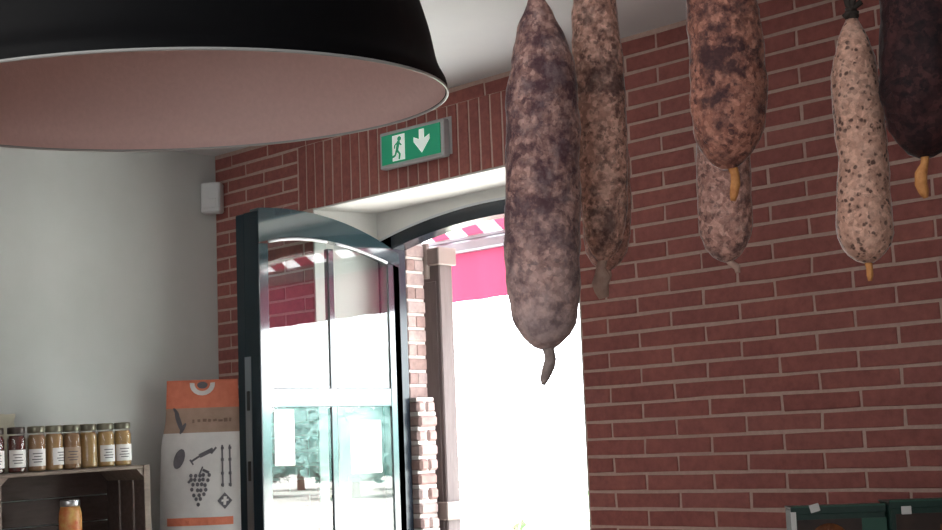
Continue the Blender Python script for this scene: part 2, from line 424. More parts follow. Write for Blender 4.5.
for u0, u1 in ((.345, .602), (.060, .305)):
    pts = [ML @ V((u0+(u1-u0)*i/12, -.001, gtop(u0+(u1-u0)*i/12)-.006)) for i in range(13)]
    bd.tube(pts, .0055, 6)
bd.build('glazing_bead', M_bead, leaf_o)
for u0, u1 in ((.343, .604), (.057, .307)):
    pts = [(u0, 1.777), (u1, 1.777)]+[(u1+(u0-u1)*i/10, gtop(u1+(u0-u1)*i/10)+.004) for i in range(11)]
    m_ = MB(); m_.add([ML @ V((u, .0065, z)) for u, z in pts], [list(range(len(pts)))]); m_.build('glass_pane', M_pane, leaf_o)
    m_ = MB(); m_.add([ML @ V(p) for p in ((u0, .0065, .84), (u1, .0065, .84), (u1, .0065, 1.708), (u0, .0065, 1.708))], [(0, 1, 2, 3)]); m_.build('glass_pane', M_pane, leaf_o)
lp = MB().box((LW+.001, .055, .7), (LW+.004, .092, 1.893), M=ML)
lpo = lp.build('lock_plate', M_metal, leaf_o)
k = MB()
for z in (1.70, 1.45): k.box((LW+.002, .065, z), (LW+.007, .081, z+.07), M=ML, bev=.002)
k.build('lock_bolt', M_iron, lpo)
hd = MB(); hd.box((.612, -.006, .98), (.64, 0, 1.2), M=ML, bev=.002)
hd.tube([ML @ V(p) for p in ((.626, 0, 1.11), (.626, -.045, 1.11), (.60, -.05, 1.11), (.52, -.05, 1.105))], .008, 8)
hd.build('door_handle', M_metal, leaf_o)
for nme, u0, u1, z0, z1, dz, lab in (('paper_notice', .505, .590, 1.50, 1.700, 0, 'white paper notice in lower pane beside the lock stile of the door'),
                                   ('paper_notice', .110, .255, 1.458, 1.655, .004, 'white paper notice in lower pane nearest the door hinges')):
    m_ = MB(); m_.box((u0, .0045, z0), (u1, .0060, z1), M=ML)
    tag(m_.build(nme, M_poster), lab, 'notice', 'notices on the door glass')

# ------------------------------------------------------------------ exit sign over the door
sg = thing('exit_sign', (-.842, -.02, 2.63), 'green exit sign with running man and down arrow on brick lintel', 'sign')
tilt = Matrix.Translation((-.842, 0, 2.632)) @ Matrix.Rotation(math.radians(.6), 4, 'Y')
b = MB(); b.box((-.170, -.034, -.079), (.170, -.003, .055), M=tilt, bev=.004); b.box((-.155, -.003, -.07), (.180, .0008, .064), M=tilt)
b.build('housing', M_greyplast, sg)
b = MB(); b.box((-.155, -.037, -.066), (.155, -.033, .042), M=tilt); face = b.build('face_panel', M_signgreen, sg)
def flat(pts, y=-.0375): return [tilt @ V((x*.95, y, z*.80-.010)) for x, z in pts]
b = MB(); b.prism(flat([(.050, .055), (.078, .055), (.078, .012), (.108, .012+.014), (.108, .004), (.064, -.052), (.020, .004), (.020, .026), (.050, .012)][::-1]), (0, -.0006, 0))
b.build('down_arrow', M_signwhite, sg)
b = MB(); b.prism(flat([(-.100, .055), (-.030, .055), (-.030, -.062), (-.100, -.062)][::-1]), (0, -.0006, 0)); dw = b.build('doorway_symbol', M_signwhite, sg)
b = MB(); Y2 = -.0383
hd_ = [(-.060+.011*math.cos(a*PI/6), .036+.011*math.sin(a*PI/6)) for a in range(12)]
b.prism(flat(hd_, Y2)[::-1], (0, -.0005, 0))
def limb(p, q, w0=.0055, w1=.0045):
    p = V((p[0], p[1])); q = V((q[0], q[1])); d = (q-p).normalized(); n_ = V((-d.y, d.x))
    b.prism(flat([p+n_*w0, p-n_*w0, q-n_*w1, q+n_*w1], Y2), (0, -.0005, 0))
limb((-.064, .026), (-.074, -.016), .0085, .007); limb((-.074, -.014), (-.058, -.034)); limb((-.058, -.032), (-.062, -.058))
limb((-.075, -.014), (-.086, -.040)); limb((-.086, -.038), (-.104, -.044)); limb((-.064, .020), (-.048, .004), .004, .003); limb((-.066, .022), (-.086, .010), .004, .003); limb((-.086, .010), (-.088, -.006), .004, .003)
b.build('running_man_symbol', M_signgreen, sg)

# small white corner sensor
cs = thing('corner_sensor', (-2.06, -.05, 2.60), 'small white box sensor mounted high in the wall corner', 'sensor')
Mc = Matrix.Translation((-2.062, -.046, 2.605)) @ Matrix.Rotation(math.radians(35), 4, 'Z')
b = MB(); b.box((-.042, -.028, -.064), (.042, .028, .064), M=Mc, bev=.007); b.build('housing', M_white, cs)
b = MB(); b.box((-.027, -.031, -.045), (.027, -.027, -.005), M=Mc, bev=.002); b.build('lens', M_white, cs)

# ------------------------------------------------------------------ outside
struct('ground', MB().box((-150, .43, -.12), (150, 260, -.02)), M_ground)
aw = thing('awning', (-1.0, .45, 2.75), 'red and white striped awning with plain red valance outside the door', 'awning')
AX0, AX1 = -3.4, 2.0; AY0, AZ0 = .44, 2.74; AY1, AZ1 = .90, 2.44
can = MB(); sw = .105; x = AX0; i = 0
while x < AX1:
    can.add([(x, AY0, AZ0), (x+sw, AY0, AZ0), (x+sw, AY1, AZ1), (x, AY1, AZ1)], [(0, 1, 2, 3)], i % 2); x += sw; i += 1
can.build('canopy', [M_redroof, M_whiteroof], aw)
b = MB(); b.box((AX0, AY1-.03, 2.375), (AX1, AY1+.03, 2.425), bev=.008); b.box((AX0, AY1-.02, 2.425), (AX1, AY1+.02, 2.445), bev=.004); b.build('front_bar', M_bar, aw)
b = MB(); b.add([(AX0+.03*i, AY1+.006*math.sin(i*.8), 2.38) for i in range(181)]+[(AX0+.03*i, AY1+.012*math.sin(i*.8), 2.165) for i in range(181)], [(i, i+1, 182+i, 181+i) for i in range(180)], 0, .5, True)
b.build('valance', M_red, aw)
for xx in (AX0+.1, AX1-.1):
    b = MB(); b.tube([(xx, .44, 2.35), (xx, AY1, 2.40)], .015); b.build('arm', M_bar, aw)
sh = thing('wooden_shutter', (-1.31, .5, 0), 'weathered brown wooden shutter folded outside the door against the brick jamb', 'shutter')
b = MB(); b.box((-1.375, .462, -.02), (-1.243, .535, 2.335), bev=.005); b.box((-1.36, .458, .1), (-1.262, .463, 2.2), bev=.002); b.build('panel', M_post, sh)
for z in (2.262, 1.262):
    b = MB(); b.box((-1.315, .440, z), (-1.238, .462, z+.07), bev=.004); b.box((-1.245, .440, z), (-1.222, .54, z+.07), bev=.004)
    b.tube([(-1.30, .445, z-.05), (-1.30, .445, z+.09)], .014, 10); b.build('hinge_bracket', M_hinge, sh)

def tree(x, y, hgt, rad, m, label, grp, name='broad_tree'):
    o = thing(name, (x, y, -.02), label, 'tree', grp)
    b = MB(); b.tube([(x, y, -.05), (x+.05, y, hgt*.3), (x, y+.05, hgt*.6)], [.16, .12, .06], 8); b.build('trunk', M_bark, o)
    b = MB()
    for _ in range(420):
        th = random.uniform(0, 2*PI); ph = math.acos(random.uniform(-.85, 1)); rr = random.uniform(.75, 1.05)
        c = V((x+rad*rr*math.sin(ph)*math.cos(th), y+rad*rr*math.sin(ph)*math.sin(th), hgt*.55+hgt*.45*rr*math.cos(ph)))
        s = rad*.13
        u = V((random.gauss(0, 1), random.gauss(0, 1), random.gauss(0, 1))).normalized(); v_ = u.orthogonal().normalized()
        b.add([c-u*s, c+v_*s*.6, c+u*s, c-v_*s*.6], [(0, 1, 2, 3)])
    R = []
    for i in range(1, 8):
        ph = PI*i/8
        R.append([V((x, y, hgt*.55))+V((rad*.88*math.sin(ph)*math.cos(2*PI*j/12), rad*.88*math.sin(ph)*math.sin(2*PI*j/12), hgt*.41*math.cos(ph))) for j in range(12)])
    b.rings(R); b.build('crown', m, o)
random.seed(11)
for i in range(24):
    a = math.radians(12+2.3*i); d = (42, 50, 46, 54)[i % 4]
    tree(-1.3+d*math.cos(a), .3+d*math.sin(a), random.uniform(3.0, 3.5)*d/46, 1.95, M_leaf1, 'green tree far outside, seen only as a reflection in the door glass', 'trees far outside the door')
def shrub(p, s, m, label):
    o = thing('leafy_shrub', p, label, 'shrub', 'shrubs outside the doorway')
    b = MB(); st = MB()
    for k_ in range(7):
        a = random.uniform(0, 2*PI); tip = V(p)+V((math.cos(a)*s*.35, math.sin(a)*s*.35, s*random.uniform(.6, 1)))
        st.tube([p, (V(p)+tip)/2+V((0, 0, s*.1)), tip], [.012, .009, .004], 5)
        for q in range(9):
            c = V(p).lerp(tip, random.uniform(.3, 1))+V((random.gauss(0, .05), random.gauss(0, .05), random.gauss(0, .05)))*s
            u = V((random.gauss(0, 1), random.gauss(0, 1), random.gauss(0, .6))).normalized(); v_ = u.orthogonal().normalized(); L = .085*s
            b.add([c-u*L, c+v_*L*.4, c+u*L, c-v_*L*.4], [(0, 1, 2, 3)])
    st.build('stem', M_bark, o); b.build('foliage', m, o)
for (px, py, D, s, lab) in ((562, 462, 11.0, .9, 'leafy shrub in the glare, just left of the brick door edge'), (520, 505, 9.2, .8, 'low leafy shrub in the glare, in the middle of the doorway'), (480, 524, 8.0, .7, 'low leafy shrub in the glare, just right of the shutter')):
    q = atD(px, py, D); shrub((q.x, q.y, -.02), (q.z+.25)*1.0, M_leaf2, lab)

# ------------------------------------------------------------------ pendant lamp
LC = V((1.57188, -2.59632, 1.9300)); LA = V((.02885, -.06228, 1)).normalized(); LR = .3065
Q = LA.to_track_quat('Z', 'Y').to_matrix().to_4x4()
la = thing('pendant_lamp', (1.57, -2.597, 2.2), 'large black dome pendant lamp with pale pinkish inside', 'lamp')
ML2 = Q
prof_out = [(LR, .0), (LR-.001, .012), (.297, .032), (.289, .075), (.274, .125), (.250, .178), (.215, .228), (.170, .268), (.115, .296), (.065, .310), (.045, .316)]
def smooth_prof(p, k=5):
    out = []
    for i in range(len(p)-1):
        q0, q1, q2, q3 = p[max(i-1, 0)], p[i], p[i+1], p[min(i+2, len(p)-1)]
        for j in range(k):
            t_ = j/k; out.append(tuple(.5*(2*q1[c]+(q2[c]-q0[c])*t_+(2*q0[c]-5*q1[c]+4*q2[c]-q3[c])*t_**2+(3*q1[c]-q0[c]-3*q2[c]+q3[c])*t_**3) for c in (0, 1)))
    return out+[p[-1]]
prof_out = smooth_prof(prof_out)
b = MB(); b.lathe(prof_out, LC, 128, 0, False, ML2)
b.lathe([(.045, .316), (.045, .36), (.03, .385), (.012, .39), (.004, .395)], LC, 32, 0, True, ML2)
b.build('shade', M_black, la, fix=False)
b = MB(); b.lathe([(r-.0025, z+.001) for r, z in prof_out], LC, 128, 0, False, ML2); b.lathe([(.0425, .318), (.001, .320)], LC, 32, 0, False, ML2)
b.build('shade_lining', M_inner, la, fix=False)
b = MB(); n = 96; R = []
for k in range(9):
    a = 2*PI*k/8; R.append([(LC+ML2 @ V(((LR+.0016*math.cos(a))*math.cos(2*PI*j/n), (LR+.0016*math.cos(a))*math.sin(2*PI*j/n), .0016*math.sin(a)))) for j in range(n)])
b.rings(R, 0, False); b.build('rim', M_rim, la)
top = LC+ML2 @ V((0, 0, .395))
b = MB(); b.tube([top, top+V((0, 0, .03)), (top.x, top.y, CEIL-.03)], .004, 8); b.build('cord', M_black, la)
b = MB(); b.lathe([(.05, -.03), (.05, -.012), (.03, 0)], (top.x, top.y, CEIL), 24); b.build('ceiling_rose', M_black, la)
b = MB(); b.lathe([(.018, .29), (.02, .25), (.03, .215), (.034, .185), (.026, .16), (.008, .15)], LC, 20, 0, True, ML2); b.build('bulb', M_white, la)

# ------------------------------------------------------------------ hanging sausages
RACKZ = 2.42
HX = V((RX.x, RX.y, 0)).normalized(); HF = V((-HX.y, HX.x, 0))
rk_c = atD(720, -150, 1.5); rk_c.z = RACKZ
rk = thing('hanging_rack', tuple(rk_c), 'wooden rack board hung from the ceiling above the sausages', 'rack')
Mr = Matrix(((HX.x, HF.x, 0, rk_c.x), (HX.y, HF.y, 0, rk_c.y), (0, 0, 1, RACKZ), (0, 0, 0, 1)))
b = MB(); b.box((-.26, -.13, 0), (.30, .13, .025), M=Mr, bev=.004); b.build('board', M_rack, rk)
for sx in (-.22, .26):
    b = MB(); p = Mr @ V((sx, 0, .02)); b.tube([p, (p.x, p.y, CEIL)], .006, 8); b.build('rod', M_iron, rk)

def sausage(name, label, rings, D, m, tail, tailm, lump=.0016, wob=1.0, twm=None, seed=0, catg='sausage', grp='cured sausages hanging from the rack', net=False):
    tailpts, tailw = tail
    # smooth the outline by interpolating between the measured rings
    rs = []
    for (y0, l0, r0), (y1, l1, r1) in zip(rings, rings[1:]):
        n_ = max(1, int(abs(y1-y0)/6))
        for i in range(n_):
            t_ = i/n_; rs.append((y0+(y1-y0)*t_, l0+(l1-l0)*t_, r0+(r1-r0)*t_))
    rs.append(rings[-1])
    base = atD((rs[0][1]+rs[0][2])/2, rs[0][0], D)
    o = thing(name, tuple(base), label, catg, grp)
    b = MB(); R = []; n_ = 40
    for y, l, r in rs:
        c = atD((l+r)/2, y, D); rad = (r-l)/2*D/F; ring = []
        for j in range(n_):
            a = 2*PI*j/n_; d = HX*math.cos(a)+HF*math.sin(a)
            k_ = noise.noise((c+d*rad)*38+V((seed*7.3, 0, 0)))*lump*1.6+noise.noise((c+d*rad)*120+V((seed*3.1, 0, 0)))*lump*.7
            ring.append(c+d*(rad+k_*min(1, rad/.012)))
        R.append(ring)
    b.rings(R); b.build('casing', m, o)
    b = MB(); pts = [atD(px, py, D) for px, py in tailpts]
    b.tube(pts, [w_*D/F/2 for w_ in tailw], 8); b.build('casing_end', tailm, o)
    tw = MB(); tpt = atD((rs[0][1]+rs[0][2])/2, rs[0][0], D)
    tw.tube([tpt+V((0, 0, -.004)), (tpt.x, tpt.y, RACKZ)], .0016, 6)
    kn = .0075
    tw.lathe([(kn*.6, -.006), (kn, -.002), (kn*.9, .003), (kn*.5, .008)], tpt, 10)
    tw.build('twine', twm or M_twine, o)
    return o
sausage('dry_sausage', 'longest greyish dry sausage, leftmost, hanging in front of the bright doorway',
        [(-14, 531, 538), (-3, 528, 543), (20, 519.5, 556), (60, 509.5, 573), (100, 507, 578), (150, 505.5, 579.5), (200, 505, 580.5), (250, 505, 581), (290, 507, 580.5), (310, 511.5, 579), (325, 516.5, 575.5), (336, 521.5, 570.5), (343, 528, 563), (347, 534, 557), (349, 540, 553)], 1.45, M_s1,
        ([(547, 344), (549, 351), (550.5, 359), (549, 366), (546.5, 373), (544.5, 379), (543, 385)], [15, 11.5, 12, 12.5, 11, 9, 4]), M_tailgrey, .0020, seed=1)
sausage('dry_sausage', 'speckled dry sausage directly right of the longest sausage, in front of a twin',
        [(-92, 586, 592), (-80, 579, 601), (-40, 573, 612), (0, 572, 616), (60, 572, 624), (100, 573, 627), (150, 577, 627.5), (200, 580, 628), (225, 582, 626), (242, 586, 621), (253, 591.5, 615), (260, 597, 609), (262, 600, 606)], 1.53, M_s2,
        ([(603, 259), (601, 268), (603, 276), (600, 284), (602, 291), (604, 298)], [9, 10, 17, 17, 15, 10]), M_tailpink, .0015, seed=2)
sausage('dry_sausage', 'dry sausage hidden behind the speckled sausage, only its rounded lower edge showing',
        [(-100, 594, 600), (-85, 586, 608), (-40, 580, 613), (0, 579, 616), (60, 578, 621), (100, 580, 625), (150, 582, 628), (200, 582, 631.5), (235, 583, 631), (252, 586, 627), (263, 592, 620), (269, 599, 613), (271, 603, 609)], 1.63, M_s4,
        ([(607, 268), (609, 275), (608, 282)], [7, 6, 4]), M_tailpink, .0012, seed=3)
sausage('dry_sausage', 'thick dark red mottled sausage at top centre with a short orange string end',
        [(-126, 712, 718), (-110, 702, 728), (-60, 689, 747), (0, 685, 757), (60, 689.5, 764.5), (110, 691.5, 766.5), (130, 693.5, 763), (145, 699, 758), (156, 706, 751), (164, 714, 743), (169, 722, 735)], 1.43, M_s3,
        ([(732, 166), (735, 174), (735.5, 184), (734, 194), (733, 201)], [10, 9, 10, 9, 5]), M_tailorange, .0020, seed=4)
sausage('dry_sausage', 'pinkish sausage hanging half hidden behind the thick dark red one',
        [(-110, 713, 719), (-95, 703, 729), (-40, 696, 740), (40, 698, 746), (100, 698, 749), (165, 696.5, 751), (215, 699, 751.5), (236, 701.5, 750.5), (248, 706, 746), (256, 713, 740), (260, 719, 735), (262, 724, 731)], 1.59, M_s4,
        ([(727, 259), (732, 264), (737, 267), (738, 273)], [7, 7, 8, 5]), M_tailpink, .0015, seed=5)
sausage('dry_sausage', 'slim pale pink sausage with dark knotted top, in front of plain brick',
        [(15, 848, 855), (22, 845.5, 859), (40, 838.5, 868), (58, 834.5, 873.5), (80, 832.5, 878), (110, 834, 883), (150, 837.5, 886.5), (175, 838.5, 888), (200, 836.5, 890), (220, 836, 892.5), (235, 837.5, 893), (246, 842, 891), (254, 848.5, 886), (260, 857, 879), (263, 864, 873)], 1.45, M_s5,
        ([(868, 261), (869.5, 268), (870, 275), (870, 281)], [8, 7, 7, 4]), M_tailorange, .0014, twm=M_twine_dark, seed=6)
sausage('cured_ham', 'very dark thick cured meat at the right edge with an orange string end',
        [(-130, 906, 914), (-110, 893, 935), (-60, 881, 957), (0, 879, 965), (60, 879.5, 968), (90, 881, 968), (112, 885, 966), (130, 892, 960), (143, 900, 952), (152, 910, 943), (157, 919, 934)], 1.40, M_s6,
        ([(925, 154), (924.5, 164), (921, 174), (921, 184), (924, 192), (926, 198)], [9, 8, 13, 13, 11, 5]), M_tailorange, .0028, seed=7, catg='cured meat')
# dark knot with loose ends on the slim pale sausage belongs to its twine
kn = [o for o in bpy.data.objects if o.name.startswith('twine') and o.parent and 'slim pale' in o.parent['label']][0]
b = MB()
for pts in (((844, 17), (850, 12), (858, 14)), ((846, 11), (853, 8), (861, 2)), ((850, 12), (852, 4), (854, -6)), ((853, 10), (848, 5), (846, -3))):
    b.tube([atD(x_, y_, 1.445) for x_, y_ in pts], .0032, 6)
b.build('knot', M_twine_dark, kn)

# ------------------------------------------------------------------ left corner: ledge, crate, jars, sack
LEDGE = 1.10
struct('ledge_left', MB().box((XL, -.485, 0), (-1.68, -.002, LEDGE)).prism([(XL, -1.75, 0), (XL, -.487, 0), (XL, -.487, LEDGE+.0139), (XL, -1.75, LEDGE-.0137)], (.424, 0, 0)), M_wood)  # unseen support ledge under the crate and sack
CX0, CX1, CY0, CY1, CZ0, CZ1 = -2.09, -1.80, -1.128, -.515, LEDGE, 1.508
cr = thing('wooden_crate', (-1.95, -.82, LEDGE), 'greyish wooden crate on its side under the row of jars', 'crate')
def slat(lo, hi, m=M_wood, nm='slat'): return MB().box(lo, hi, bev=.002).build(nm, m, cr)
for i in range(3):   # top boards run along y, same for the bottom
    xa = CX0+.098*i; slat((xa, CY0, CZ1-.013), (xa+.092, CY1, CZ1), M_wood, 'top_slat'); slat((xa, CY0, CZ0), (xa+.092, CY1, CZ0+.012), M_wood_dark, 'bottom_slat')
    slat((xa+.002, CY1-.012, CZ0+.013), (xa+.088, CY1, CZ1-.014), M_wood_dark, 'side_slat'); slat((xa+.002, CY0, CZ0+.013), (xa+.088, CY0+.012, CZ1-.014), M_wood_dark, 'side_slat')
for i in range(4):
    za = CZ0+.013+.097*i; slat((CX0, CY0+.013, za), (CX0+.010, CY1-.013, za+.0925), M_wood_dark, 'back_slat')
for (yy, sy) in ((CY0+.0125, 1), (CY1-.0125, -1)):
    for (zz, sz) in ((CZ0+.0125, 1), (CZ1-.0135, -1)):
        b = MB(); b.prism([(CX0+.011, yy, zz), (CX0+.011, yy+sy*.042, zz), (CX0+.011, yy, zz+sz*.042)], (CX1-CX0-.012, 0, 0)); b.build('corner_block', M_wood, cr)
for ya in (CY1-.026, CY0): MB().box((CX1-.001, ya, CZ0), (CX1+.004, ya+.026, CZ1), bev=.001).build('front_edge', M_wood, cr)

cn = thing('fruit_can', (-1.885, -.795, CZ0+.0125), 'tall tin with orange fruit label standing inside the wooden crate', 'can')
cp = V((-1.885, -.795, CZ0+.0125)); HC = .288
b = MB(); b.lathe([(.036, 0), (.040, .006), (.041, HC-.07), (.039, HC-.045), (.034, HC-.024)], cp, 28); body = b.build('body', M_can, cn)
b = MB(); b.lathe([(.034, HC-.024), (.0355, HC-.022), (.0355, HC-.004), (.033, HC), (.005, HC-.001)], cp, 28); b.build('lid', M_tin, cn)

# jars
JZ = CZ1
def make_jar(label):
    o = thing('honey_jar', (0, 0, 0), label, 'jar', 'jars on the crate')
    rj = .033
    b = MB(); b.lathe([(.029, .0), (rj-.001, .003), (rj, .010), (rj, .118), (rj-.003, .128), (.0275, .136), (.0275, .142)], (0, 0, 0), 28); gls = b.build('glass', M_jarglass, o)
    b = MB(); b.lathe([(.027, .003), (rj-.003, .007), (rj-.0025, .012), (rj-.0025, .116), (rj-.006, .125), (.025, .130)], (0, 0, 0), 24); con = b.build('contents', M_honey['amber'], o)
    b = MB(); b.lathe([(.0295, .136), (.0305, .138), (.0305, .156), (.0285, .1595), (.004, .160)], (0, 0, 0), 28); lid = b.build('lid', M_lid, o)
    b = MB(); R = []
    for z in (.020, .080): R.append([V(((rj+.0006)*math.cos(a), (rj+.0006)*math.sin(a), z)) for a in [math.radians(-57+114*j/12) for j in range(13)]])
    b.rings(R, 0, False, False); lab = b.build('label', M_label, o)
    b = MB()
    for k_, (z, a0, a1) in enumerate(((.062, -30, 28), (.052, -22, 20), (.042, -34, 30), (.033, -26, 24))):
        R = []
        for zz in (z, z+.0032): R.append([V(((rj+.0011)*math.cos(a), (rj+.0011)*math.sin(a), zz)) for a in [math.radians(a0+(a1-a0)*j/6) for j in range(7)]])
        b.rings(R, 0, False, False)
    b.build('printed_line', M_ink, lab)
    return o
def copy_tree(o, parent=None):
    c = o.copy(); col.objects.link(c)
    if parent is not None: c.parent = parent; c.matrix_parent_inverse = o.matrix_parent_inverse.copy()
    for ch in [x_ for x_ in bpy.data.objects if x_.parent is o]: copy_tree(ch, c)
    return c
proto = make_jar('x')
def setmat(o, part, m):
    for ch in [x_ for x_ in bpy.data.objects if x_.parent is o]:
        if ch.name.split('.')[0] == part:
            me = ch.data.copy(); me.materials.clear(); me.materials.append(m); ch.data = me
            for p in me.polygons: p.material_index = 0
jars = [  # y, x, rotation, contents, lid, label material, description
    (-.598, -1.846, -16, 'gold', M_lid, M_label, 'rightmost golden jar on the crate, white label, nearest the sack'),
    (-.667, -1.848, -8, 'gold', M_lid, M_label, 'golden jar with white label, second from the sack end of the row'),
    (-.735, -1.852, -150, 'gold', M_lid, M_label, 'golden honey jar third from the sack end, no label in view'),
    (-.804, -1.846, -20, 'brown', M_lid, M_label_brown, 'brownish jar with a tan label, near the middle of the crate'),
    (-.872, -1.850, 22, 'amber', M_lid, M_label, 'brownish amber jar directly left of the tan labelled one'),
    (-.942, -1.846, -20, 'brown', M_lid, M_label, 'brown amber jar next to the dark red jam, on its right'),
    (-1.018, -1.846, -16, 'dark', M_lid_dark, M_label, 'whole dark red jam jar with white label near the left edge'),
    (-1.097, -1.848, -14, 'dark', M_lid_dark, M_label, 'dark red jam jar cut by the left edge of the photo'),
    (-.690, -1.940, 80, 'gold', M_lid, M_label, 'golden jar in the back row behind the unlabelled honey jar'),
    (-.765, -1.940, 80, 'gold', M_lid, M_label, 'golden jar in the back row behind the tan labelled jar'),
]
for i, (yy, xx, rz, cont, ld, lb, lab) in enumerate(jars):
    o = proto if i == 0 else copy_tree(proto)
    o.location = (xx, yy, JZ+.0005); o.rotation_euler = (0, 0, math.radians(rz)); o['label'] = lab
    setmat(o, 'contents', M_honey[cont]); setmat(o, 'lid', ld); setmat(o, 'label', lb)

# crumpled cream paper bag behind the jam jars
b = MB(); R = []
for i in range(9):
    z = .0+.205*i/8; ring = []
    for j in range(28):
        a = 2*PI*j/28; k_ = 1+.25*noise.noise(V((math.cos(a)*2.5, math.sin(a)*2.5, z*22)))
        ring.append(V((-2.045, -1.005, JZ+.007))+V((.034*k_*math.cos(a)*(1-.25*i/8), .075*k_*math.sin(a)*(1-.12*i/8), z+(.012*noise.noise(V((a*3, 0, 5))) if i == 8 else 0))))
    R.append(ring)
b.rings(R)
tag(b.build('paper_bag', M_cream), 'crumpled cream paper bag standing behind the dark red jam jars', 'bag')

# the crate and what stands on it lean very slightly with the sloping ledge
PV = V((0, CY0, LEDGE)); TL = math.radians(1.25)
for o in [o for o in bpy.data.objects if o.parent is None and o.get('category') in ('crate', 'jar', 'can')]:
    o.location = PV+Matrix.Rotation(TL, 3, 'X') @ (o.location-PV); o.rotation_euler = (Matrix.Rotation(TL, 3, 'X') @ o.rotation_euler.to_matrix()).to_euler()

# paper sack in the corner
S0 = V((-1.905, -.215, LEDGE)); SN = V((.76, -.65, 0)).normalized(); SU = V((-SN.y, SN.x, 0))   # SU points to image right
SH = .742
def half(z):      # half width at height z above ledge
    if z < .05: return .150+.5*z
    if z < .46: return .176-.012*z/.46
    if z < .62: t_ = (z-.46)/.16; return .164-.022*t_*t_*(3-2*t_)
    return .142-.004*(z-.62)/.12
def dep(z):
    t_ = z/SH
    return .068*(1 if t_ < .62 else max(.14, 1-(t_-.62)/.38*.86))*(.85+.3*math.sin(min(1, t_*1.6)*PI)*.5)
def front(s, z):
    """point on the front face of the sack: s across, z up"""
    h_ = half(z); q = max(0, 1-(abs(s)/h_)**2.6)
    wr = .0045*noise.noise(V((s*17, z*13, 1.5)))+.0025*noise.noise(V((s*48, z*40, 4)))
    if z > .535: wr += .002*math.sin(z*150)*(1 if z < .64 else .25)
    return S0+SU*s+SN*(dep(z)*q**.6+wr*q)+V((0, 0, z))
sk = thing('paper_sack', tuple(S0), 'tall white paper sack with orange top band, standing behind the open door', 'sack')
b = MB(); nz_, ns = 54, 30
zs = [SH*i/nz_ for i in range(nz_+1)]
for i in range(nz_+1):
    pass
vs = []; fs = []; ms = []
for z in zs:
    h_ = half(z)
    for j in range(ns+1): vs.append(front(-h_*math.cos(PI*j/ns), z))
    for j in range(ns+1):
        s_ = h_*math.cos(PI*j/ns); q = max(0, 1-(abs(s_)/h_)**2.6); vs.append(S0+SU*s_-SN*(dep(z)*.55*q**.6)+V((0, 0, z)))
W_ = 2*(ns+1)
for i in range(nz_):
    zm = (zs[i]+zs[i+1])/2; mi = 0 if zm < .542 else (1 if zm < .637 else 2)
    for j in range(W_):
        k_ = (j+1) % W_; b_ = [i*W_+j, i*W_+k_, (i+1)*W_+k_, (i+1)*W_+j]; fs.append(b_); ms.append(mi)
b.v = [tuple(v) for v in vs]; b.f = fs+[list(range(W_))[::-1], [nz_*W_+j for j in range(W_)]]; b.m = ms+[0, 2]; b.c = [.5]*len(b.f); b.sm = [True]*nz_*W_+[False, False]
b.build('bag_body', [M_sack, M_tan, M_orange], sk)
KP = .00403
def pz(y): return .745-(y-380.5)*KP
def patch(name, polys, m, off=.0036, parent=sk, lab=None):
    b = MB()
    for poly_ in polys:
        pts = []
        n_ = len(poly_)
        for i in range(n_):
            (xa, ya), (xb, yb) = poly_[i], poly_[(i+1) % n_]; st = max(1, int(math.hypot(xb-xa, yb-ya)/4))
            for k_ in range(st): pts.append((xa+(xb-xa)*k_/st, ya+(yb-ya)*k_/st))
        cx_ = sum(p[0] for p in pts)/len(pts); cy_ = sum(p[1] for p in pts)/len(pts)
        def P_(x_, y_): return front((x_-205)*KP, pz(y_))+SN*off
        rings_ = []
        for t_ in (.02, .35, .7, 1): rings_.append([P_(cx_+(x_-cx_)*t_, cy_+(y_-cy_)*t_) for x_, y_ in pts])
        b.rings(rings_, 0, False, True, False)
    o = b.build(name, m, parent, fix=False)
    if lab: o['label'] = lab
    return o
def ell(cx_, cy_, a_, b_, rot=0, n_=14): return [(cx_+a_*math.cos(t)*math.cos(rot)-b_*math.sin(t)*math.sin(rot), cy_+a_*math.cos(t)*math.sin(rot)+b_*math.sin(t)*math.cos(rot)) for t in [2*PI*i/n_ for i in range(n_)]]
def stroke(p, q, w_): 
    dx, dy = q[0]-p[0], q[1]-p[1]; L = math.hypot(dx, dy); nx, ny = -dy/L*w_/2, dx/L*w_/2
    return [(p[0]+nx, p[1]+ny), (p[0]-nx, p[1]-ny), (q[0]-nx, q[1]-ny), (q[0]+nx, q[1]+ny)]
patch('orange_stripe', [[(171+i*7.875, 513), (178.9+i*7.875, 513), (178.9+i*7.875, 520.5), (171+i*7.875, 520.5)] for i in range(8)], M_orange)
patch('oval_print', [ell(183.5, 457, 5, 10, .35)], M_ink)
patch('tool_print', [stroke((195, 460), (203, 455), 2), stroke((203, 455), (216, 449), 4), stroke((197, 463), (194, 458), 1.6), stroke((214, 453), (219, 447), 2)], M_ink)
random.seed(5)
gr = []
for row, cnt in enumerate((5, 5, 4, 4, 3, 2, 1)):
    for k_ in range(cnt): gr.append(ell(203+(k_-(cnt-1)/2)*4.2+random.uniform(-.8, .8)-row*.2, 473+row*4.6+random.uniform(-.6, .6), 1.75, 2.0, 0, 8))
gr += [stroke((203, 472), (206, 465), 1.4), stroke((206, 468), (212, 471), 2.6), stroke((196, 476), (192, 480), 2.4)]
patch('grape_print', gr, M_ink)
rods = []
for xx in (224.5, 231.5): rods += [stroke((xx, 445), (xx+.6, 485), 1.6)]+[stroke((xx-1.2, yy), (xx+1.6, yy), 2.6) for yy in (448, 459, 472, 483)]
patch('rod_print', rods, M_ink)
patch('diamond_print', [[(226.5, 490), (233.5, 498), (226.5, 506), (219.5, 498)]], M_ink)
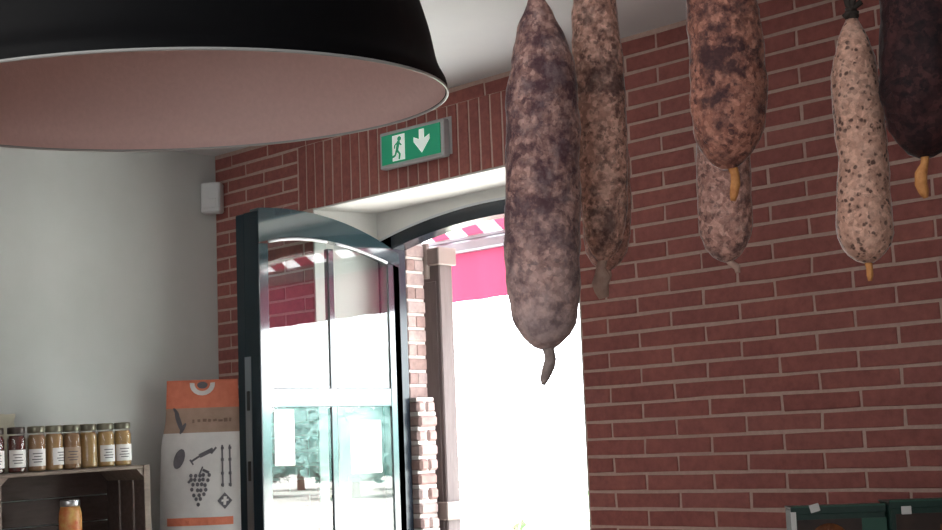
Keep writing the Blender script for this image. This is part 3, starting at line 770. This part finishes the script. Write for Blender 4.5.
patch('diamond_glyph', [[(225.5, 494), (228.5, 494), (227.6, 502), (225.2, 502)], [(223.5, 497), (230, 496.4), (230, 498.2), (223.5, 499)]], M_sack, .0052)
def halfring(r0, r1, cx_=205.5, cy_=384.5):
    a = [math.radians(-8+196*i/14) for i in range(15)]
    return [(cx_+r1*math.cos(t), cy_+r1*math.sin(t)) for t in a]+[(cx_+r0*math.cos(t), cy_+r0*math.sin(t)) for t in a[::-1]]
def ringquads(r0, r1):
    a = [math.radians(-5+190*i/10) for i in range(11)]; out = []
    for t0, t1 in zip(a, a[1:]): out.append([(205.5+r_*math.cos(t), 385+r_*.95*math.sin(t)) for r_, t in ((r0, t0), (r1, t0), (r1, t1), (r0, t1))])
    return out
patch('emblem_ring', ringquads(7.6, 12.2), M_sack)
patch('emblem_centre', [ell(205.5, 386.5, 5.2, 3.4)], M_ink)
patch('emblem_centre', ringquads(5.4, 7.4), M_orange, .0040)
patch('leaf_print', [ell(183, 421, 2.4, 11, -.32), ell(187, 428, 1.8, 6, .5), ell(180.5, 412, 1.6, 5, -.6)], M_ink)
patch('band_lettering', [stroke((x_, 421+.4*math.sin(x_)), (x_+random.uniform(2, 4), 421+.5*math.sin(x_*2)), random.uniform(2, 4)) for x_ in range(196, 236, 5)], mat('tan_print', (.22, .14, .105), .7), .0036)

# ------------------------------------------------------------------ cartons at bottom right
random.seed(9)
cd = V((.76, .65, 0)).normalized(); cdn = V((cd.y, -cd.x, 0))
A0 = atY(791, 507, -.62)
CT = A0.z
struct('ledge_right', MB().box((.35, -1.2, 0), (2.2, -.004, CT-.30), bev=.004), M_wood)  # unseen support ledge that carries the cartons
def carton(s0, wd, dz, fwd, rot, label):
    base = A0+cd*s0+cdn*fwd; base = V((base.x, base.y, CT-.30))
    o = thing('green_carton', tuple(base), label, 'carton', 'dark green cartons on the display')
    ht = .30+dz
    ca, sa = math.cos(rot), math.sin(rot); u = V((cd.x*ca-cd.y*sa, cd.x*sa+cd.y*ca, 0)); n_ = V((u.y, -u.x, 0))
    Mx = Matrix(((u.x, -n_.x, 0, base.x), (u.y, -n_.y, 0, base.y), (0, 0, 1, base.z), (0, 0, 0, 1)))
    b = MB(); b.box((0, .002, .001), (wd, .11, ht-.006), M=Mx, bev=.003); body = b.build('box_body', M_carton, o)
    b = MB(); b.box((-.001, 0, ht-.018), (wd+.001, .004, ht), M=Mx, bev=.001); b.box((-.001, .004, ht-.006), (wd+.001, .111, ht-.002), M=Mx); b.build('lid_flap', M_carton_edge if False else M_carton, o)
    b = MB(); b.box((0, -.0012, ht-.003), (wd, .001, ht+.001), M=Mx); b.build('flap_edge', M_carton_edge, o)
    b = MB(); b.box((.012, -.0005, .02), (wd-.004, .001, ht-.030), M=Mx); b.build('front_panel', M_panel, o)
    return o, Mx, ht
o, Mx, ht = carton(0, .21, 0, 0, 0, 'dark green carton with white left edge, leftmost of the display at the lower right')
b = MB(); b.box((-.0015, -.002, .02), (.010, .0015, ht-.012), M=Mx); b.build('white_edge', M_label, o)['label'] = 'white vertical edge strip'
b = MB(); b.lathe([(.001, 0), (.046, .0), (.046, .0015), (.001, .002)], (0, 0, 0), 28, M=Mx @ Matrix.Translation((.082, .001, ht-.085)) @ Matrix.Rotation(PI/2, 4, 'X') @ Matrix.Scale(1, 4)); p_ = b.build('printed_picture', M_food, o)
b = MB(); 
def tab(o, Mx, x_, z_, r=0, w_=.022):
    b = MB(); T = Mx @ Matrix.Translation((x_, -.004, z_)) @ Matrix.Rotation(r, 4, 'Y'); b.box((-w_/2, -.002, -.009), (w_/2, .002, .009), M=T, bev=.001); q = b.build('white_tab', M_label, o); q['label'] = 'small white tab'
tab(o, Mx, .052, ht-.004, -.25)
b = MB(); b.box((.155, -.001, .02), (.21, .0015, ht-.03), M=Mx); b.build('printed_panel', M_carton_edge, o)
o2, Mx, ht = carton(.214, .235, .008, .028, .03, 'dark green carton with a white label strip and an orange picture, in the middle')
tab(o2, Mx, .035, ht-.022)
b = MB(); b.box((-.002, -.001, ht-.115), (.105, .0015, ht-.078), M=Mx); b.build('label_strip', M_label, o2)
b = MB(); b.box((.108, -.0008, ht-.125), (.232, .0014, ht-.055), M=Mx); b.build('printed_picture', M_food, o2)
b = MB(); b.box((.135, -.0016, ht-.108), (.17, -.0002, ht-.088), M=Mx); b.build('small_label', M_label, o2)
o3, Mx, ht = carton(.452, .26, .020, .02, .0, 'dark green carton with two white tabs at the right edge of the photo')
tab(o3, Mx, .018, ht-.022, 0, .016); tab(o3, Mx, .062, ht-.026, .05, .024)
b = MB(); b.box((.03, -.001, ht-.14), (.12, .0015, ht-.075), M=Mx); b.build('printed_picture', M_food, o3)
b = MB(); b.box((.04, -.0018, ht-.108), (.085, -.0006, ht-.09), M=Mx); b.build('small_label', M_label, o3)

# ------------------------------------------------------------------ light
world = bpy.data.worlds.new('outdoor_sky'); sc.world = world; world.use_nodes = True
bg = world.node_tree.nodes['Background']; bg.inputs['Color'].default_value = (.93, .97, 1, 1); bg.inputs['Strength'].default_value = 16.0
def lamp(name, typ, loc, rot, energy, color=(1, 1, 1), **kw):
    l = bpy.data.lights.new(name, typ); l.energy = energy; l.color = color
    for k_, v_ in kw.items(): setattr(l, k_, v_)
    o = bpy.data.objects.new(name, l); col.objects.link(o); o.location = loc; o.rotation_euler = rot; return o
lamp('sun_light', 'SUN', (3, -6, 12), (math.radians(32), 0, math.radians(-14)), 20, (1, .96, .9), angle=.02)
lamp('ceiling_fill_light', 'AREA', (1.2, -4.6, 2.74), (0, 0, 0), 34, (1, .97, .93), shape='RECTANGLE', size=2.4, size_y=.9)  # added area fill near the ceiling, not a known fixture
lamp('rear_fill_light', 'AREA', (3.0, -5.4, 1.7), (math.radians(90), 0, 0), 30, (.93, .97, 1), shape='RECTANGLE', size=2.0, size_y=1.6)  # added fill from the camera side, in place of unbuilt windows
pt = lamp('door_portal', 'AREA', ((OX0+OX1)/2, .45, 1.22), (math.radians(90), 0, PI), 1, shape='RECTANGLE', size=1.3, size_y=2.5)
pt.data.cycles.is_portal = True

# ------------------------------------------------------------------ camera and colour
cd_ = bpy.data.cameras.new('camera'); cam = bpy.data.objects.new('camera', cd_); col.objects.link(cam)
cd_.sensor_fit = 'HORIZONTAL'; cd_.sensor_width = 36; cd_.lens = F/942*36; cd_.clip_start = .05; cd_.clip_end = 500
Rm = Matrix((RX, -RY, -RZ)).transposed()
cam.matrix_world = Matrix.Translation(CAM) @ Rm.to_4x4()
sc.camera = cam
sc.view_settings.view_transform = 'Standard'; sc.view_settings.look = 'None'; sc.view_settings.exposure = 0; sc.view_settings.gamma = 1
sc.cycles.use_denoising = True
